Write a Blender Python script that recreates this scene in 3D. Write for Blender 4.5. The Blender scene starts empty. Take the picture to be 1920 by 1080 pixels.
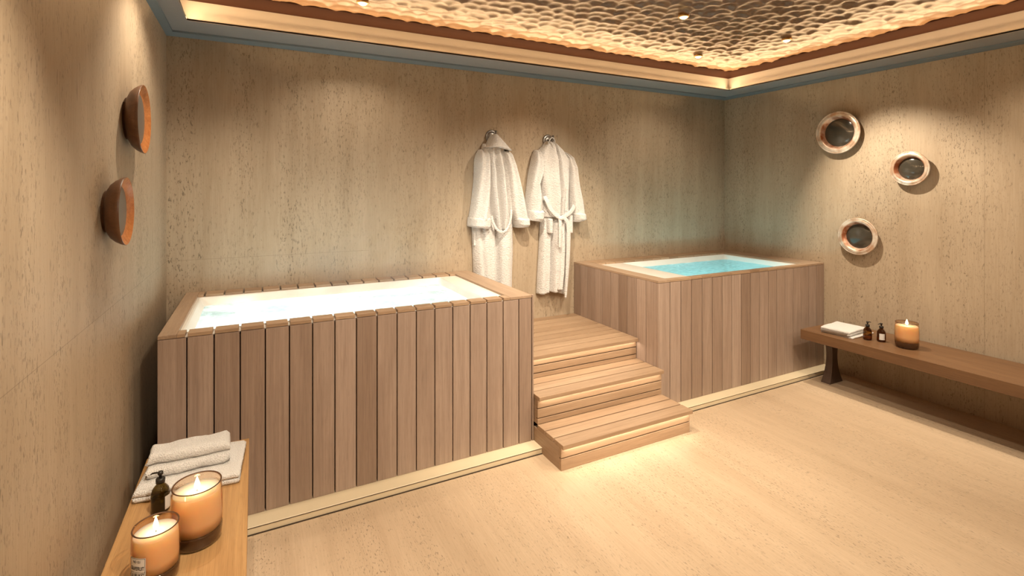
import bpy, bmesh, math, random
from mathutils import Vector, Matrix, noise
import numpy as np
random.seed(7)
sc = bpy.context.scene
COL = sc.collection

# ------------------------------------------------------------------ camera, world, exposure
YAW = 0.4686; CH = 1.6; FP = 929.2; CU = 947.8; CV = 353.95      # level shift-lens camera
cam = bpy.data.cameras.new('camera')
cam.sensor_width = 36; cam.lens = FP / 1920 * 36
cam.shift_x = (960 - CU) / 1920; cam.shift_y = -(540 - CV) / 1920
cam.clip_start = 0.02
camo = bpy.data.objects.new('camera', cam); COL.objects.link(camo)
camo.location = (0, 0, CH); camo.rotation_euler = (math.pi / 2, 0, -YAW)
sc.camera = camo
w = bpy.data.worlds.new('world'); sc.world = w; w.use_nodes = True
w.node_tree.nodes['Background'].inputs[0].default_value = (0.5, 0.55, 0.6, 1)
w.node_tree.nodes['Background'].inputs[1].default_value = 0.1
sc.view_settings.view_transform = 'Standard'; sc.view_settings.look = 'None'
sc.view_settings.gamma = 1; sc.view_settings.use_curve_mapping = False
sc.view_settings.exposure = 0.46
sc.cycles.max_bounces = 8; sc.cycles.diffuse_bounces = 4; sc.cycles.transparent_max_bounces = 16
sc.cycles.caustics_reflective = False; sc.cycles.caustics_refractive = False
sc.cycles.sample_clamp_indirect = 4

WARM = (1.0, 0.68, 0.36); WARM2 = (1.0, 0.84, 0.64)
XL, XR, D, ZC, YF = -0.491, 4.531, 3.71, 2.555, -1.9     # room bounds
ZT = 2.75                                                # timber ceiling panel

def light(name, kind, loc, energy, color, parent=None, **kw):
    l = bpy.data.lights.new(name, kind); l.energy = energy; l.color = color
    rot = kw.pop('rot', (0, 0, 0)); tgt = kw.pop('target', None)
    for k, v in kw.items(): setattr(l, k, v)
    o = bpy.data.objects.new(name, l); COL.objects.link(o); o.location = loc; o.rotation_euler = rot
    if tgt is not None:
        o.rotation_euler = (Vector(tgt) - Vector(loc)).to_track_quat('-Z', 'Y').to_euler()
    if parent: o.parent = parent
    return o

# cove light strips hidden behind the plaster lip, shining up onto the timber ceiling
SX0, SX1, SY1 = -0.346, 4.166, 3.357                       # inner edge of the soffit
COVE, WASH = 20.0, 0.3        # watts: strip tilted inward onto the carved panel; faint strip washing the cove face
yl, ym = SY1 - YF - .35, (SY1 + YF + .35) / 2
for nm, loc, ln, tx, ty in (('back', ((SX0 + SX1) / 2, SY1 + 0.012, 2.5815), SX1 - SX0, 0, -1),
                            ('right', (SX1 + 0.012, ym, 2.5815), yl, -1, 0),
                            ('left', (SX0 - 0.012, ym, 2.5815), yl, 1, 0)):
    for e, up, colr in ((COVE, 0.62, (1.0, .66, .34)), (WASH, 3.0, (1.0, .86, .68))):
        o = light('cove_light_strip', 'AREA', loc, e * ln / 4.5, colr, shape='RECTANGLE', size=ln, size_y=0.012)
        zax = -Vector((tx, ty, up)).normalized(); xax = Vector((abs(ty), abs(tx), 0)); yax = zax.cross(xax)
        o.rotation_euler = Matrix((xax, yax, zax)).transposed().to_euler()

# ceiling downlights, first four seen, the rest unseen and partly added fill: x, y, watts, target, cone degrees
SPOTS = [
    (0.59, 3.10, 18, (0.7, 3.5, 0), 120), (3.40, 3.05, 14, (3.5, 3.4, 0), 120),
    (2.53, 2.39, 52, (2.0, 3.55, 1.1), 70), (3.63, 2.41, 125, (4.60, 1.9, 0.85), 72),
    (2.95, 1.00, 95, (2.9, 1.2, 0), 110), (0.20, 1.00, 105, (-0.70, 1.30, 0.4), 70),
    (1.50, 0.90, 110, (1.6, 2.6, 0.2), 90), (3.70, 0.60, 50, (4.9, 1.2, 0.9), 80),
    (0.70, 0.1, 85, (0.6, 2.6, 0.2), 75), (2.30, 0.1, 85, (2.9, 2.6, 0.2), 75),  # unseen pair added as frontal fill on the tubs
    (1.45, 2.40, 115, (2.35, 3.15, 0.3), 80), (-0.12, 2.70, 36, (-0.5, 3.0, 0), 110),  # both unseen; second added to lighten the gap beside the left tub
    (1.00, -1.2, 60, (1.0, 1.0, 0.0), 100), (3.20, -1.2, 60, (3.2, 1.0, 0.0), 100),  # unseen pair added behind the camera for fill
]

# ------------------------------------------------------------------ node materials
def new_mat(name):
    m = bpy.data.materials.new(name); m.use_nodes = True
    nt = m.node_tree; nt.nodes.clear()
    out = nt.nodes.new('ShaderNodeOutputMaterial')
    return m, nt, out
def N(nt, t, **kw):
    n = nt.nodes.new(t)
    for k, v in kw.items():
        if isinstance(k, str) and k.startswith('i_'):
            n.inputs[k[2:].replace('_', ' ')].default_value = v
        else: setattr(n, k, v)
    return n
def L(nt, a, b): nt.links.new(a, b)
def ramp(nt, fac, stops):
    r = nt.nodes.new('ShaderNodeValToRGB')
    e = r.color_ramp.elements
    while len(e) < len(stops): e.new(0.5)
    for el, (p, c) in zip(e, stops):
        el.position = p; el.color = (*c, 1) if len(c) == 3 else c
    L(nt, fac, r.inputs[0]); return r
def mixc(nt, fac, a, b, mode='MIX'):
    n = nt.nodes.new('ShaderNodeMix'); n.data_type = 'RGBA'; n.blend_type = mode
    for s, v in ((n.inputs[0], fac), (n.inputs[6], a), (n.inputs[7], b)):
        if hasattr(v, 'is_output') or hasattr(v, 'links'): L(nt, v, s)
        elif isinstance(v, (tuple, list)): s.default_value = (*v, 1) if len(v) == 3 else v
        else: s.default_value = v
    return n.outputs[2]
def mth(nt, op, a, b=None, clamp=False):
    n = nt.nodes.new('ShaderNodeMath'); n.operation = op; n.use_clamp = clamp
    for i, v in enumerate((a, b)):
        if v is None: continue
        if hasattr(v, 'links'): L(nt, v, n.inputs[i])
        else: n.inputs[i].default_value = v
    return n.outputs[0]
def bump(nt, h, strength, dist, bs):
    b = N(nt, 'ShaderNodeBump'); b.inputs['Strength'].default_value = strength; b.inputs['Distance'].default_value = dist
    L(nt, h, b.inputs['Height']); L(nt, b.outputs[0], bs.inputs['Normal'])
def simple(name, col, rough=0.5, metal=0.0, **kw):
    m, nt, out = new_mat(name)
    b = N(nt, 'ShaderNodeBsdfPrincipled'); b.inputs['Base Color'].default_value = (*col, 1)
    b.inputs['Roughness'].default_value = rough; b.inputs['Metallic'].default_value = metal
    for k, v in kw.items(): b.inputs[k].default_value = v
    t = N(nt, 'ShaderNodeTexCoord'); n = N(nt, 'ShaderNodeTexNoise'); n.inputs['Scale'].default_value = 9
    L(nt, t.outputs['Object'], n.inputs[0])
    c = mixc(nt, n.outputs[0], tuple(x * 0.94 for x in col), tuple(min(1, x * 1.05) for x in col))
    L(nt, c, b.inputs['Base Color'])
    L(nt, b.outputs[0], out.inputs[0]); return m

def travertine(name, base, dark, light_, along, seams=()):
    """pitted limestone, veins and pores drawn out along one axis"""
    m, nt, out = new_mat(name)
    b = N(nt, 'ShaderNodeBsdfPrincipled')
    t = N(nt, 'ShaderNodeTexCoord')
    def noi(sx, sl, detail=3, scale=1.0):
        mp = N(nt, 'ShaderNodeMapping')
        s = [sx, sx, sx]; s[along] = sl
        mp.inputs['Scale'].default_value = s
        n = N(nt, 'ShaderNodeTexNoise'); n.inputs['Scale'].default_value = scale; n.inputs['Detail'].default_value = detail
        n.inputs['Roughness'].default_value = 0.6
        L(nt, t.outputs['Object'], mp.inputs[0]); L(nt, mp.outputs[0], n.inputs[0]); return n.outputs[0]
    veins = noi(9, 0.7, 4); fine = noi(130, 6, 2); cloud = noi(1.6, 1.0, 3)
    md = tuple((a + b_) / 2 for a, b_ in zip(base, dark)); ml = tuple((a + b_) / 2 for a, b_ in zip(base, light_))
    c = ramp(nt, veins, [(0.3, md), (0.52, base), (0.72, ml)]).outputs[0]
    c = mixc(nt, 0.22, c, ramp(nt, fine, [(0.35, dark), (0.65, light_)]).outputs[0])
    c = mixc(nt, 0.15, c, ramp(nt, cloud, [(0.35, dark), (0.65, light_)]).outputs[0])
    pores = noi(150, 45, 2); zone = noi(5, 0.6, 3)
    pm = ramp(nt, pores, [(0.595, (0, 0, 0)), (0.645, (1, 1, 1))]).outputs[0]
    zm = ramp(nt, zone, [(0.40, (0.12, 0.12, 0.12)), (0.6, (1, 1, 1))]).outputs[0]
    mask = mth(nt, 'MULTIPLY', pm, zm)
    pores2 = noi(85, 20, 2); pm2 = ramp(nt, pores2, [(0.655, (0, 0, 0)), (0.70, (1, 1, 1))]).outputs[0]
    mask = mth(nt, 'ADD', mask, mth(nt, 'MULTIPLY', pm2, 0.6), True)
    c = mixc(nt, mth(nt, 'MULTIPLY', mask, 0.55 if along == 1 else 0.68), c, tuple(x * 0.30 for x in dark))
    sep = N(nt, 'ShaderNodeSeparateXYZ'); L(nt, t.outputs['Object'], sep.inputs[0])
    for ax, pos, mx in seams:          # hairline joints between the slabs
        d = mth(nt, 'ABSOLUTE', mth(nt, 'SUBTRACT', sep.outputs[ax], pos))
        ln = mth(nt, 'LESS_THAN', d, 0.0011)
        if mx is not None: ln = mth(nt, 'MULTIPLY', ln, mth(nt, 'LESS_THAN', sep.outputs[0], mx))
        c = mixc(nt, mth(nt, 'MULTIPLY', ln, 0.45), c, tuple(x * 0.4 for x in dark))
    L(nt, c, b.inputs['Base Color'])
    b.inputs['Roughness'].default_value = 0.55 if name != 'floor_travertine' else 0.42
    bump(nt, mth(nt, 'SUBTRACT', fine, mth(nt, 'MULTIPLY', mask, 2.0)), 0.35, 0.0015, b)
    L(nt, b.outputs[0], out.inputs[0]); return m

def wood(name, axis, ca, cb, rough=0.5, var=0.22, scale=1.0, island=True, hue=0.0):
    m, nt, out = new_mat(name)
    b = N(nt, 'ShaderNodeBsdfPrincipled')
    t = N(nt, 'ShaderNodeTexCoord'); g = N(nt, 'ShaderNodeNewGeometry')
    off = N(nt, 'ShaderNodeVectorMath', operation='MULTIPLY_ADD')
    if island:
        cx = N(nt, 'ShaderNodeCombineXYZ')
        for i in range(3): L(nt, g.outputs['Random Per Island'], cx.inputs[i])
        off.inputs[1].default_value = (17, 23, 31); L(nt, cx.outputs[0], off.inputs[0])
    else:
        off.inputs[0].default_value = (0, 0, 0)
    L(nt, t.outputs['Object'], off.inputs[2])
    def noi(sx, sl, detail, dist=0.0):
        mp = N(nt, 'ShaderNodeMapping'); s = [sx * scale] * 3; s[axis] = sl * scale
        mp.inputs['Scale'].default_value = s
        n = N(nt, 'ShaderNodeTexNoise'); n.inputs['Scale'].default_value = 1; n.inputs['Detail'].default_value = detail
        n.inputs['Distortion'].default_value = dist
        L(nt, off.outputs[0], mp.inputs[0]); L(nt, mp.outputs[0], n.inputs[0]); return n.outputs[0]
    broad = noi(22, 1.6, 3, 0.8); pore = noi(420, 14, 2); mid = noi(90, 3, 3, 0.3)
    c = ramp(nt, broad, [(0.28, ca), (0.72, cb)]).outputs[0]
    c = mixc(nt, 0.35, c, ramp(nt, mid, [(0.3, tuple(x * 0.78 for x in ca)), (0.7, tuple(min(1, x * 1.06) for x in cb))]).outputs[0])
    c = mixc(nt, mth(nt, 'MULTIPLY', ramp(nt, pore, [(0.55, (0, 0, 0)), (0.66, (1, 1, 1))]).outputs[0], 0.30), c, tuple(x * 0.55 for x in ca))
    streak = noi(700, 2.2, 2); c = mixc(nt, 0.22, c, ramp(nt, streak, [(0.3, tuple(x * 0.6 for x in ca)), (0.7, tuple(min(1, x * 1.15) for x in cb))]).outputs[0])
    if island:
        v = ramp(nt, g.outputs['Random Per Island'], [(0, (1 - var, 1 - var * 1.15, 1 - var * 1.3)), (1, (1, 1, 1))]).outputs[0]
        c = mixc(nt, 1.0, c, v, 'MULTIPLY')
    L(nt, c, b.inputs['Base Color']); b.inputs['Roughness'].default_value = rough
    bump(nt, mth(nt, 'ADD', pore, mid), 0.25, 0.0012, b)
    L(nt, b.outputs[0], out.inputs[0]); return m

def terry(name, col, sc1=260, dist=0.004, ripple=False, axis=2):
    m, nt, out = new_mat(name)
    b = N(nt, 'ShaderNodeBsdfPrincipled'); t = N(nt, 'ShaderNodeTexCoord')
    mp = N(nt, 'ShaderNodeMapping'); s = [1, 1, 1]
    if ripple: s = [0.55, 0.55, 1.5]
    mp.inputs['Scale'].default_value = s
    n = N(nt, 'ShaderNodeTexNoise'); n.inputs['Scale'].default_value = sc1; n.inputs['Detail'].default_value = 2
    L(nt, t.outputs['Object'], mp.inputs[0]); L(nt, mp.outputs[0], n.inputs[0])
    b.inputs['Base Color'].default_value = (*col, 1); b.inputs['Roughness'].default_value = 0.95
    b.inputs['Sheen Weight'].default_value = 0.25
    c = ramp(nt, n.outputs[0], [(0.3, tuple(x * 0.86 for x in col)), (0.6, col)]).outputs[0]
    L(nt, c, b.inputs['Base Color'])
    bump(nt, n.outputs[0], 1.0, dist * 1.8, b)
    L(nt, b.outputs[0], out.inputs[0]); return m

def tinted_glass(name, tint, refl=(1, 1, 1), gloss_rough=0.03, body=None, bodyfac=0.0, ior=1.5):
    """clear coloured glass that lets light through: tinted transparency under a fresnel reflection"""
    m, nt, out = new_mat(name)
    tr = N(nt, 'ShaderNodeBsdfTransparent'); tr.inputs[0].default_value = (*tint, 1)
    gl = N(nt, 'ShaderNodeBsdfGlossy'); gl.inputs[0].default_value = (*refl, 1); gl.inputs['Roughness'].default_value = gloss_rough
    fr = N(nt, 'ShaderNodeFresnel'); fr.inputs[0].default_value = ior
    s = tr.outputs[0]
    if body:
        df = N(nt, 'ShaderNodeBsdfDiffuse'); df.inputs[0].default_value = (*body, 1)
        mx0 = N(nt, 'ShaderNodeMixShader'); mx0.inputs[0].default_value = bodyfac
        L(nt, s, mx0.inputs[1]); L(nt, df.outputs[0], mx0.inputs[2]); s = mx0.outputs[0]
    ge = N(nt, 'ShaderNodeNewGeometry')      # only the front of each glass face reflects
    ff = mth(nt, 'MULTIPLY', fr.outputs[0], mth(nt, 'SUBTRACT', 1.0, ge.outputs['Backfacing']))
    mx = N(nt, 'ShaderNodeMixShader'); L(nt, ff, mx.inputs[0]); L(nt, s, mx.inputs[1]); L(nt, gl.outputs[0], mx.inputs[2])
    L(nt, mx.outputs[0], out.inputs[0]); return m

def emit(name, col, s):
    m, nt, out = new_mat(name); e = N(nt, 'ShaderNodeEmission')
    e.inputs[0].default_value = (*col, 1); e.inputs[1].default_value = s
    L(nt, e.outputs[0], out.inputs[0]); return m

def water_mat(name, tint, foamcol, foam_lo, foam_hi, scl, bumpd):
    m, nt, out = new_mat(name); t = N(nt, 'ShaderNodeTexCoord')
    n1 = N(nt, 'ShaderNodeTexNoise'); n1.inputs['Scale'].default_value = scl; n1.inputs['Detail'].default_value = 5; n1.inputs['Distortion'].default_value = 0.8
    L(nt, t.outputs['Object'], n1.inputs[0])
    mp = N(nt, 'ShaderNodeMapping'); mp.inputs['Scale'].default_value = (1, 1.7, 1); L(nt, t.outputs['Object'], mp.inputs[0])
    n2 = N(nt, 'ShaderNodeTexNoise'); n2.inputs['Scale'].default_value = 26; n2.inputs['Detail'].default_value = 4; n2.inputs['Distortion'].default_value = 0.5
    L(nt, mp.outputs[0], n2.inputs[0])
    f = ramp(nt, n1.outputs[0], [(foam_lo, (0, 0, 0)), (foam_hi, (1, 1, 1))]).outputs[0]
    rip = ramp(nt, n2.outputs[0], [(0.35, tuple(x * 0.72 for x in tint)), (0.62, tint)]).outputs[0]
    tr = N(nt, 'ShaderNodeBsdfTransparent'); L(nt, rip, tr.inputs[0])
    gl = N(nt, 'ShaderNodeBsdfGlossy'); gl.inputs['Roughness'].default_value = 0.08
    bp = N(nt, 'ShaderNodeBump'); bp.inputs['Strength'].default_value = 0.7; bp.inputs['Distance'].default_value = bumpd
    L(nt, n2.outputs[0], bp.inputs['Height'])
    L(nt, bp.outputs[0], gl.inputs['Normal'])
    fr = N(nt, 'ShaderNodeFresnel'); fr.inputs[0].default_value = 1.33; L(nt, bp.outputs[0], fr.inputs[1])
    frs = mth(nt, 'MULTIPLY', fr.outputs[0], 0.7)
    mx = N(nt, 'ShaderNodeMixShader'); L(nt, frs, mx.inputs[0]); L(nt, tr.outputs[0], mx.inputs[1]); L(nt, gl.outputs[0], mx.inputs[2])
    tl = N(nt, 'ShaderNodeBsdfTranslucent'); tl.inputs[0].default_value = (*foamcol, 1)
    df = N(nt, 'ShaderNodeBsdfDiffuse'); df.inputs[0].default_value = (*foamcol, 1)
    fm = N(nt, 'ShaderNodeMixShader'); fm.inputs[0].default_value = 0.4; L(nt, tl.outputs[0], fm.inputs[1]); L(nt, df.outputs[0], fm.inputs[2])
    mm = N(nt, 'ShaderNodeMixShader'); L(nt, f, mm.inputs[0]); L(nt, mx.outputs[0], mm.inputs[1]); L(nt, fm.outputs[0], mm.inputs[2])
    L(nt, mm.outputs[0], out.inputs[0]); return m

TB, TD_, TLc = (0.435, 0.345, 0.245), (0.32, 0.24, 0.155), (0.53, 0.435, 0.32)
M = {}
M['wall_back'] = travertine('back_travertine', TB, TD_, TLc, 2, [(2, 1.148, 0.75)])
M['wall_left'] = travertine('left_travertine', TB, TD_, TLc, 2, [(2, 1.146, None)])
M['wall_right'] = travertine('right_travertine', TB, TD_, TLc, 2, [(1, 1.571, None)])
M['floor'] = travertine('floor_travertine', (0.60, 0.455, 0.31), (0.45, 0.325, 0.21), (0.70, 0.55, 0.39), 1)
M['curb'] = simple('cream_stone', (0.78, 0.67, 0.47), 0.45)
M['soffit'] = simple('blue_grey_plaster', (0.20, 0.255, 0.29), 0.7)
M['soffit_in'] = simple('grey_plaster', (0.31, 0.325, 0.335), 0.7)
M['cove'] = simple('cream_plaster', (0.42, 0.38, 0.335), 0.7)
M['kerb_shadow'] = simple('kerb_shadow_brown', (0.07, 0.05, 0.035), 0.45, 0.6)
M['oak_v'] = wood('pale_oak_upright', 2, (0.36, 0.262, 0.208), (0.52, 0.402, 0.328), 0.55, 0.34)
M['oak_x'] = wood('pale_oak_crosswise', 0, (0.37, 0.245, 0.150), (0.54, 0.38, 0.25), 0.5, 0.25)
M['oak_y'] = wood('pale_oak_lengthwise', 1, (0.35, 0.24, 0.16), (0.50, 0.36, 0.25), 0.5, 0.15)
M['dark'] = simple('shadow_gap_board', (0.07, 0.045, 0.035), 0.9)
M['bench'] = wood('honey_oak', 1, (0.38, 0.20, 0.075), (0.55, 0.33, 0.14), 0.42, 0.1, island=False)
M['bench_dark'] = wood('brown_oak', 1, (0.12, 0.058, 0.026), (0.21, 0.112, 0.052), 0.42, 0.1, island=False)
M['leg_dark'] = wood('dark_oak', 2, (0.055, 0.032, 0.022), (0.10, 0.06, 0.04), 0.42, 0.1, island=False)
M['carved'] = wood('carved_cedar', 0, (0.13, 0.072, 0.036), (0.23, 0.135, 0.068), 0.40, 0.1, island=False)
M['cornice'] = simple('recess_shade_brown', (0.032, 0.012, 0.006), 0.8, **{'Specular IOR Level': 0.1})  # shade of the ceiling edge recess put into the colour
M['acrylic'] = simple('white_acrylic', (0.86, 0.85, 0.80), 0.22)
M['water_a'] = water_mat('milky_water', (0.74, 0.92, 0.97), (0.80, 0.84, 0.85), 0.38, 0.66, 3.6, 0.01)
M['water_b'] = water_mat('blue_water', (0.42, 0.80, 0.88), (0.80, 0.94, 0.96), 0.62, 0.80, 3.0, 0.012)
M['robe'] = terry('robe_waffle', (0.80, 0.785, 0.77), 120, 0.006, True)
M['towel'] = terry('towel_terry', (0.93, 0.91, 0.88), 260, 0.006)
M['chrome'] = simple('brushed_steel', (0.27, 0.26, 0.25), 0.35, 0.8)
M['copper_in'] = wood('burnished_copper', 2, (0.36, 0.11, 0.03), (0.72, 0.30, 0.10), 0.25, 0.1, island=False)
M['bowl_out'] = wood('turned_walnut', 2, (0.10, 0.045, 0.02), (0.19, 0.09, 0.04), 0.4, 0.1, island=False)
M['grey_glass'] = simple('smoky_disc', (0.16, 0.16, 0.15), 0.35, 0.3)
M['mirror'] = simple('dark_mirror', (0.05, 0.045, 0.035), 0.12, 0.0, **{'Specular IOR Level': 0.9})
M['wax'] = simple('cream_wax', (0.95, 0.83, 0.66), 0.5, **{'Subsurface Weight': 0.9, 'Subsurface Radius': (0.07, 0.052, 0.035), 'Subsurface Scale': 0.6})
M['amber'] = tinted_glass('amber_tumbler_glass', (0.93, 0.82, 0.71))
M['base_glass'] = simple('thick_brown_glass', (0.045, 0.022, 0.010), 0.08)
M['bottle_glass'] = tinted_glass('brown_bottle_glass', (0.34, 0.20, 0.07), gloss_rough=0.05)
M['bottle_green'] = tinted_glass('olive_bottle_glass', (0.30, 0.23, 0.08), gloss_rough=0.05)
M['liquid'] = simple('amber_soap', (0.42, 0.20, 0.06), 0.2)
M['liquid_dark'] = simple('olive_soap', (0.09, 0.065, 0.02), 0.2)
M['pump'] = simple('black_pump_plastic', (0.02, 0.018, 0.015), 0.35)
M['paper'] = simple('label_paper', (0.72, 0.70, 0.66), 0.7)
M['ink'] = simple('label_ink', (0.02, 0.02, 0.02), 0.6)
M['flame'] = emit('candle_flame', (1.0, 0.72, 0.35), 28)
M['lens'] = emit('lamp_lens', (1.0, 0.62, 0.22), 9)
M['brass'] = simple('warm_brass', (0.45, 0.26, 0.10), 0.35, 0.8)
M['wick'] = simple('burnt_wick', (0.03, 0.02, 0.015), 0.9)

# radial patina on the wall mirrors' metal rims
def patina(name, bright, rust, center, pw):
    m, nt, out = new_mat(name); b = N(nt, 'ShaderNodeBsdfPrincipled'); t = N(nt, 'ShaderNodeTexCoord')
    n = N(nt, 'ShaderNodeTexNoise'); n.inputs['Scale'].default_value = 14; n.inputs['Detail'].default_value = 6
    L(nt, t.outputs['Object'], n.inputs[0])
    c = ramp(nt, n.outputs[0], [(0.42, bright), (0.62, rust)]).outputs[0]
    L(nt, c, b.inputs['Base Color']); b.inputs['Metallic'].default_value = 0.45; b.inputs['Roughness'].default_value = 0.36
    L(nt, b.outputs[0], out.inputs[0]); return m
M['rim_metal'] = patina('aged_metal', (0.82, 0.74, 0.64), (0.58, 0.40, 0.28), None, 1)
M['rim_cone'] = patina('aged_copper_cone', (0.78, 0.58, 0.44), (0.40, 0.14, 0.06), None, 1)

# ------------------------------------------------------------------ mesh helpers
def link(name, me, mat, parent=None, smooth=False, bevel=0.0, kind=None, sub=0):
    o = bpy.data.objects.new(name, me); COL.objects.link(o)
    if isinstance(mat, (list, tuple)):
        for q in mat: me.materials.append(q)
    elif mat: me.materials.append(mat)
    if smooth:
        for p in me.polygons: p.use_smooth = True
    if bevel:
        b = o.modifiers.new('bevel', 'BEVEL'); b.width = bevel; b.segments = 2; b.limit_method = 'ANGLE'
    if sub:
        s = o.modifiers.new('sub', 'SUBSURF'); s.levels = sub; s.render_levels = sub
    if parent: o.parent = parent
    if kind: o['kind'] = kind
    return o
def from_bm(name, bm, mat, parent=None, **kw):
    me = bpy.data.meshes.new(name); bmesh.ops.recalc_face_normals(bm, faces=bm.faces); bm.to_mesh(me); bm.free()
    return link(name, me, mat, parent, **kw)
def box(bm, x0, y0, z0, x1, y1, z1):
    v = [bm.verts.new((x, y, z)) for x in (x0, x1) for y in (y0, y1) for z in (z0, z1)]
    for f in ((0, 1, 3, 2), (4, 6, 7, 5), (0, 4, 5, 1), (2, 3, 7, 6), (0, 2, 6, 4), (1, 5, 7, 3)):
        bm.faces.new([v[i] for i in f])
def boxes(name, lst, mat, parent=None, **kw):
    bm = bmesh.new()
    for b in lst: box(bm, *b)
    return from_bm(name, bm, mat, parent, **kw)
def prism(name, prof, axis, a, b, mat, parent=None, **kw):
    """extrude a closed 2-D outline along an axis"""
    bm = bmesh.new(); rings = []
    for t in (a, b):
        r = []
        for p, q in prof:
            c = [p, q]; c.insert(axis, t); r.append(bm.verts.new(c))
        rings.append(r)
    n = len(prof)
    for i in range(n): bm.faces.new((rings[0][i], rings[0][(i + 1) % n], rings[1][(i + 1) % n], rings[1][i]))
    bm.faces.new(rings[0]); bm.faces.new(rings[1][::-1])
    return from_bm(name, bm, mat, parent, **kw)
def lathe_bm(bm, prof, seg=48, mat_=None):
    """revolve (radius, height) points round local z; r==0 ends become poles"""
    rings = []
    for r, z in prof:
        if r < 1e-6: rings.append([bm.verts.new((0, 0, z))])
        else: rings.append([bm.verts.new((r * math.cos(2 * math.pi * i / seg), r * math.sin(2 * math.pi * i / seg), z)) for i in range(seg)])
    for A, B in zip(rings, rings[1:]):
        for i in range(seg):
            j = (i + 1) % seg
            if len(A) == 1 and len(B) == 1: continue
            if len(A) == 1: bm.faces.new((A[0], B[i], B[j]))
            elif len(B) == 1: bm.faces.new((A[i], A[j], B[0]))
            else: bm.faces.new((A[i], A[j], B[j], B[i]))
    return rings
def lathe(name, prof, mat, parent=None, seg=48, mtx=None, closed=False, **kw):
    bm = bmesh.new(); r = lathe_bm(bm, prof, seg)
    if closed:
        A, B = r[-1], r[0]
        for i in range(seg):
            j = (i + 1) % seg; bm.faces.new((A[i], A[j], B[j], B[i]))
    if mtx is not None: bmesh.ops.transform(bm, matrix=mtx, verts=bm.verts)
    kw.setdefault('smooth', True)
    return from_bm(name, bm, mat, parent, **kw)
def empty(name, loc=(0, 0, 0), rot=(0, 0, 0)):
    o = bpy.data.objects.new(name, None); COL.objects.link(o); o.location = loc; o.rotation_euler = rot
    o.empty_display_size = 0.1; return o
def tag(o, label, cat, group=None):
    o['label'] = label; o['category'] = cat
    if group: o['group'] = group
    return o
def copy_tree(o, parent=None):
    c = o.copy(); COL.objects.link(c)
    if parent: c.parent = parent
    for ch in list(o.children): copy_tree(ch, c)
    return c
def tube(bm, pts, rad, seg=10, flat=1.0):
    pts = [Vector(p) for p in pts]; rings = []
    for i, p in enumerate(pts):
        d = (pts[min(i + 1, len(pts) - 1)] - pts[max(i - 1, 0)]).normalized()
        a = d.cross(Vector((0, 0, 1)))
        if a.length < 1e-3: a = d.cross(Vector((0, 1, 0)))
        a.normalize(); b = d.cross(a).normalized()
        r = rad[i] if isinstance(rad, (list, tuple)) else rad
        rings.append([bm.verts.new(p + a * r * math.cos(2 * math.pi * k / seg) + b * r * flat * math.sin(2 * math.pi * k / seg)) for k in range(seg)])
    for A, B in zip(rings, rings[1:]):
        for k in range(seg): bm.faces.new((A[k], A[(k + 1) % seg], B[(k + 1) % seg], B[k]))
    bm.faces.new(rings[0][::-1]); bm.faces.new(rings[-1])
ST = dict(kind='structure')

# ------------------------------------------------------------------ room shell
T = 0.12
boxes('floor', [(XL - T, YF - T, -0.1, XR + T, D + T, 0)], M['floor'], **ST)
boxes('wall_back', [(XL - T, D, 0, XR + T, D + T, 2.95)], M['wall_back'], **ST)
boxes('wall_left', [(XL - T, YF, 0, XL, D, 2.95)], M['wall_left'], **ST)
boxes('wall_right', [(XR, YF, 0, XR + T, D, 2.95)], M['wall_right'], **ST)
boxes('wall_front', [(XL - T, YF - T, 0, XR + T, YF, 2.95)], M['wall_left'], **ST)
boxes('ceiling', [(XL - T, YF - T, 2.95, XR + T, D + T, 3.05)], M['cove'], **ST)

# plaster soffit, a ring round the room: outer strip a little lower than the inner one
def ring_prof(name, prof, mat, **kw):
    """profile points (inset from the inner soffit edge, outward +, height) swept round the room with mitred corners"""
    bm = bmesh.new(); rings = []
    for o, z in prof:
        x0, x1, y0, y1 = SX0 - o, SX1 + o, YF + 0.35 - o, SY1 + o
        rings.append([bm.verts.new(c) for c in ((x0, y0, z), (x1, y0, z), (x1, y1, z), (x0, y1, z))])
    n = len(rings)
    for i in range(n):
        A, B = rings[i], rings[(i + 1) % n]
        for k in range(4): bm.faces.new((A[k], A[(k + 1) % 4], B[(k + 1) % 4], B[k]))
    return from_bm(name, bm, mat, **kw)
bm = bmesh.new()
so = 0.105
boxes('trim_1', [(XL, YF, ZC, XL + 0.045, D, ZC + .03), (XR - so, YF, ZC, XR, D, ZC + .03), (XL + .045, D - so, ZC, XR - so, D, ZC + .03)], M['soffit'], **ST)
boxes('trim_2', [(XL + .045, YF, ZC + .012, SX0, D - so, ZC + .020), (SX1, YF, ZC + .012, XR - so, D - so, ZC + .020), (SX0, SY1, ZC + .012, SX1, D - so, ZC + .020), (SX0, YF, ZC + .012, SX1, YF + .35, ZC + .020)], M['soffit_in'], **ST)
# thin upstand lip that hides the strips, and the lit cove face behind it
ring_prof('trim_3', [(0.0, ZC + .0105), (0.0, ZC + .0245), (0.004, ZC + .0245), (0.004, ZC + .0105)], M['cove'], **ST)
ring_prof('trim_4', [(0.045, ZC + .02), (0.045, 2.70), (0.058, 2.70), (0.058, ZC + .02)], M['cove'], **ST)
# cornice from cove face to carved panel, dark with painted recess shade
ring_prof('trim_5', [(0.058, 2.695), (0.045, 2.695), (0.028, 2.703), (0.006, 2.722), (-0.012, 2.742), (-0.02, 2.762), (0.058, 2.762)], M['cornice'], smooth=True, **ST)

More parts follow.
